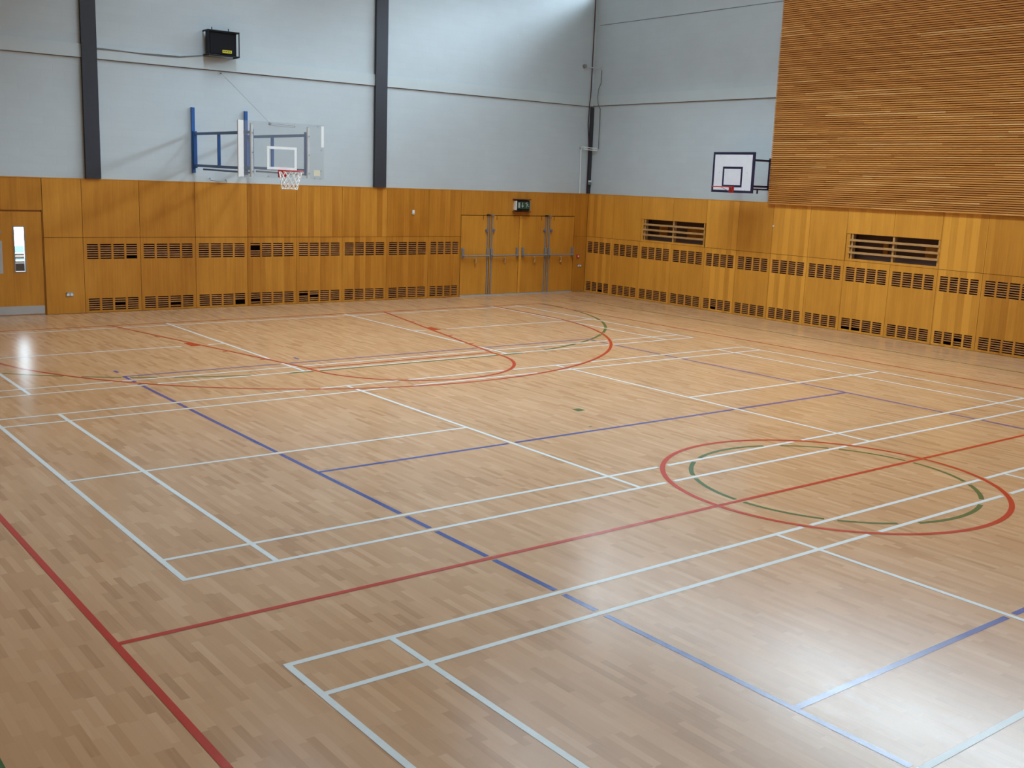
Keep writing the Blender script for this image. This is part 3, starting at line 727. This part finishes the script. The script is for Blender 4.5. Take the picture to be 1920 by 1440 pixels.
for lv in range(5):
    for k in range(N):
        for dk in ((0, -1) if lv % 2 == 0 else (0, 1)):
            mb.tube([netp(k, lv), netp(k + dk, lv + 1)], .0062, 5)
mb.tube([netp(k, 5) for k in range(N)], .008, 5, closed=True)
mb.build('net', 'net', ring)
# cable stay and its wall eye; the lock hoop on the wall below
mb = MB(); mb.tube([(6.78, yw, 5.055), (6.78, yw - .05, 5.05)], .014, 8); mb.tube([(6.775, yw - .05, 5.05), (6.42, yb + .05, 3.93)], .0036, 6)
mb.build('cable_stay', 'silver', r)
hp = MB(); hp.tube([(6.50, yw, 2.83), (6.50, yw - .03, 2.83), (6.50, yw - .07, 2.78), (6.86, yw - .07, 2.76), (6.86, yw - .03, 2.80), (6.86, yw, 2.80)], .011, 8)
hp.build('locking_hoop', 'silver', r, smooth=True)

# ================================================================== WHITE PRACTICE BOARD ON THE RIGHT WALL
xw = XB + SET - .003; xb = XB - .80
r = thing('practice_hoop', (xw, 9.47, 2.9), 'small white basketball board with black border and red ring on the right wall', 'basketball hoop')
y0, y1, z0, z1 = 8.855, 10.088, 2.925, 3.848
bd = MB().box(xb, xb + .022, y0, y1, z0, z1).build('board', 'board_white', r)
def rect_tape(y0, y1, z0, z1, t):
    m = MB(); x = xb - .0015
    m.box(x, xb, y0, y0 + t, z0, z1); m.box(x, xb, y1 - t, y1, z0, z1); m.box(x, xb, y0 + t, y1 - t, z0, z0 + t); m.box(x, xb, y0 + t, y1 - t, z1 - t, z1); return m
rect_tape(y0, y1, z0, z1, .056).build('border', 'navy', bd)
rect_tape(9.178, 9.775, 3.052, 3.517, .050).build('shooters_square', 'navy', bd)
MB().box(xb - .0008, xb + .0225, y0 - .012, y0, z0, z1).build('edge_strip', 'navy', bd)
for y, z in ((9.86, 3.76), (9.06, 3.76), (9.88, 3.38), (9.04, 3.38), (9.08, 2.99)): MB().disc((xb, y, z), (-1, 0, 0), .010, .004, 10).build('screw', 'pipe', bd)
for yy in (9.055, 9.93):
    MB().box(xw - .05, xw, yy - .03, yy + .03, 3.02, 3.74).build('wall_post', 'navy', r, bevel=.003)
    for z, h in ((3.678, .045), (3.085, .045), (3.022, .038)):
        MB().box(xb + .022, xw - .05, yy - .02, yy + .02, z - h / 2, z + h / 2).build('support_arm', 'navy', r)
MB().box(xb + .10, xb + .14, 9.0, 10.0, 3.02, 3.05).build('cross_brace', 'navy', r)
m = MB(); m.tube([(xb + .42, 9.055, 3.02), (xb + .42, 9.055, 2.92)], .018, 8); m.build('locking_pin', 'navy', r, smooth=True)
yc = 9.47; rz = 3.055; xr = xb - .13 - .228
m = MB(); m.tube([(xr + .228 * math.cos(2 * PI * k / 40), yc + .228 * math.sin(2 * PI * k / 40), rz) for k in range(40)], .010, 10, closed=True)
ring = m.build('ring', 'red_steel', r, smooth=True)
m = MB(); m.box(xb - .010, xb, yc - .075, yc + .075, rz - .135, rz + .012); m.box(xb - .14, xb - .010, yc - .06, yc + .06, rz - .010, rz + .004); m.build('ring_plate', 'red_steel', ring, bevel=.003)
for s in (-1, 1): MB().tube([(xb - .01, yc + s * .055, rz - .105), (xb - .20, yc + s * .15, rz - .008)], .006, 8).build('ring_stay', 'grey_metal', ring, smooth=True)

# ================================================================== PIPES AND CABLES IN THE CORNER
yp = YA + SET - .034; xp = XB + SET - .034
r = thing('conduit', (17.2, yp, HW), 'white pipe rising from the panelling to an elbow in the corner of the white walls', 'pipe')
m = MB(); m.tube([(17.185, yp, HW), (17.17, yp, 3.5), (17.16, yp, 3.93), (17.175, yp - .01, 3.995), (17.21, yp - .01, 4.01)], .016, 10); m.build('riser', 'white', r, smooth=True)
m = MB()
for dz in (0, .055): m.tube([(17.21, yp - .05, 4.0 - dz), (17.45, yp - .07, 3.985 - dz), (xp - .02, 15.06, 3.975 - dz)], .014, 10)
m.build('elbow_pipe', 'white', r, smooth=True)
m = MB(); m.disc((17.165, yp + .03, 3.985), (0, -1, 0), .045, .05); m.build('wall_clip', 'pipe', r, smooth=True)
m = MB(); m.tube([(xp, 15.02, 3.96), (xp, 15.03, 4.6), (xp, 15.035, 5.03), (xp - .03, 15.10, 5.17), (xp - .035, 15.13, 5.35), (xp - .01, 15.12, 5.58), (xp, 15.05, 5.72), (xp, 15.045, 6.06)], .010, 8)
tag(m.build('wall_cable', 'cable', smooth=True), 'thin grey cable looping over the band on the right white wall near the corner', 'cable')
r = thing('camera_bracket', (17.16, yp, 6.10), 'small grey bracket arm with a round head high in the corner', 'bracket')
m = MB(); m.disc((17.153, yp + .03, 6.148), (0, -1, 0), .052, .07); m.build('head', 'grey_metal', r, smooth=True)
m = MB(); m.tube([(17.19, yp - .02, 6.145), (17.40, yp - .04, 6.125), (xp - .02, 15.10, 6.12), (xp, 15.045, 6.16)], .013, 8); m.build('arm', 'pipe', r, smooth=True)
m = MB(); m.tube([(17.44, yp, 9.9), (17.435, yp, 7.5), (17.43, yp, 6.2), (17.425, yp, 5.55), (17.39, yp - .035, 5.37), (17.36, yp - .04, 5.15), (17.37, yp - .01, 4.6), (17.43, yp - .01, 4.1), (17.44, yp - .01, 3.4), (17.435, yp - .01, HW)], .013, 8)
tag(m.build('corner_cable', 'maroon', smooth=True), 'dark reddish cable running down the corner of the white walls', 'cable')
r = thing('junction_box', (17.47, YA - .04, 3.05), 'small white and green box on the dark corner post', 'box')
m = MB(); m.box(17.455, 17.525, YA - .075, YA - .021, 3.055, 3.10); m.build('lid', 'white', r, bevel=.004)
m = MB(); m.box(17.445, 17.525, YA - .07, YA - .021, 2.985, 3.055); m.build('body', 'teal_box', r, bevel=.004)

# ================================================================== LIGHT, CAMERA
wd = bpy.data.worlds.new('sky'); bpy.context.scene.world = wd; wd.use_nodes = True
nt = wd.node_tree; bg = nt.nodes['Background']; bg.inputs[1].default_value = 27.0
tc = nt.nodes.new('ShaderNodeTexCoord'); sp = nt.nodes.new('ShaderNodeSeparateXYZ'); cr = nt.nodes.new('ShaderNodeValToRGB')   # overcast sky, brighter overhead than at the horizon
nt.links.new(tc.outputs['Generated'], sp.inputs[0]); nt.links.new(sp.outputs[2], cr.inputs[0]); nt.links.new(cr.outputs[0], bg.inputs[0])
e = cr.color_ramp.elements; e[0].position = .0; e[0].color = (.010, .0118, .0135, 1); e[1].position = .75; e[1].color = (.46, .54, .62, 1)
k = e.new(.20); k.color = (.035, .041, .047, 1); k = e.new(.32); k.color = (.72, .86, 1.0, 1); k = e.new(.48); k.color = (.72, .86, 1.0, 1)
def portal(name, x, y0, y1, z0, z1, face):
    l = bpy.data.lights.new(name, 'AREA'); l.shape = 'RECTANGLE'; l.size = abs(y1 - y0); l.size_y = abs(z1 - z0); l.cycles.is_portal = True
    o = bpy.data.objects.new(name, l); C.objects.link(o); o.location = (x, (y0 + y1) / 2, (z0 + z1) / 2)
    # local -Z must face into the room, local X along y
    zaxis = Vector((-face, 0, 0)); xaxis = Vector((0, 1, 0)); yaxis = zaxis.cross(xaxis)
    o.rotation_euler = Matrix((xaxis, yaxis, zaxis)).transposed().to_euler(); return o
portal('daylight_right', XB + .26, YS + .6, YA - .1, 8.0, 10.2, -1)
for nm, (x0, x1) in zip(('daylight_rooflight', 'daylight_rooflight_right'), RL):
    l = bpy.data.lights.new(nm, 'AREA'); l.shape = 'RECTANGLE'; l.size = x1 - x0; l.size_y = RY[1] - RY[0]; l.cycles.is_portal = True
    o = bpy.data.objects.new(nm, l); C.objects.link(o); o.location = ((x0 + x1) / 2, (RY[0] + RY[1]) / 2, CEIL + .45)

cd = bpy.data.cameras.new('camera'); cam = bpy.data.objects.new('camera', cd); C.objects.link(cam)
cd.sensor_width = 36; cd.lens = 2000.3708 / 1920 * 36; cd.clip_end = 300
cam.location = (-2.774591, -7.346164, 2.991992); cam.rotation_euler = (1.3832903, -.0364749, -.6588892)
sc = bpy.context.scene; sc.camera = cam
vs = sc.view_settings; vs.view_transform = 'Standard'; vs.look = 'None'; vs.gamma = 1; vs.use_curve_mapping = False; vs.exposure = 0.88
sc.cycles.max_bounces = 10; sc.cycles.diffuse_bounces = 6; sc.cycles.glossy_bounces = 4; sc.cycles.transparent_max_bounces = 8
sc.cycles.use_denoising = True; sc.cycles.sample_clamp_indirect = 3; sc.cycles.sample_clamp_direct = 5
for o in C.objects:
    if '_o' in o: del o['_o']
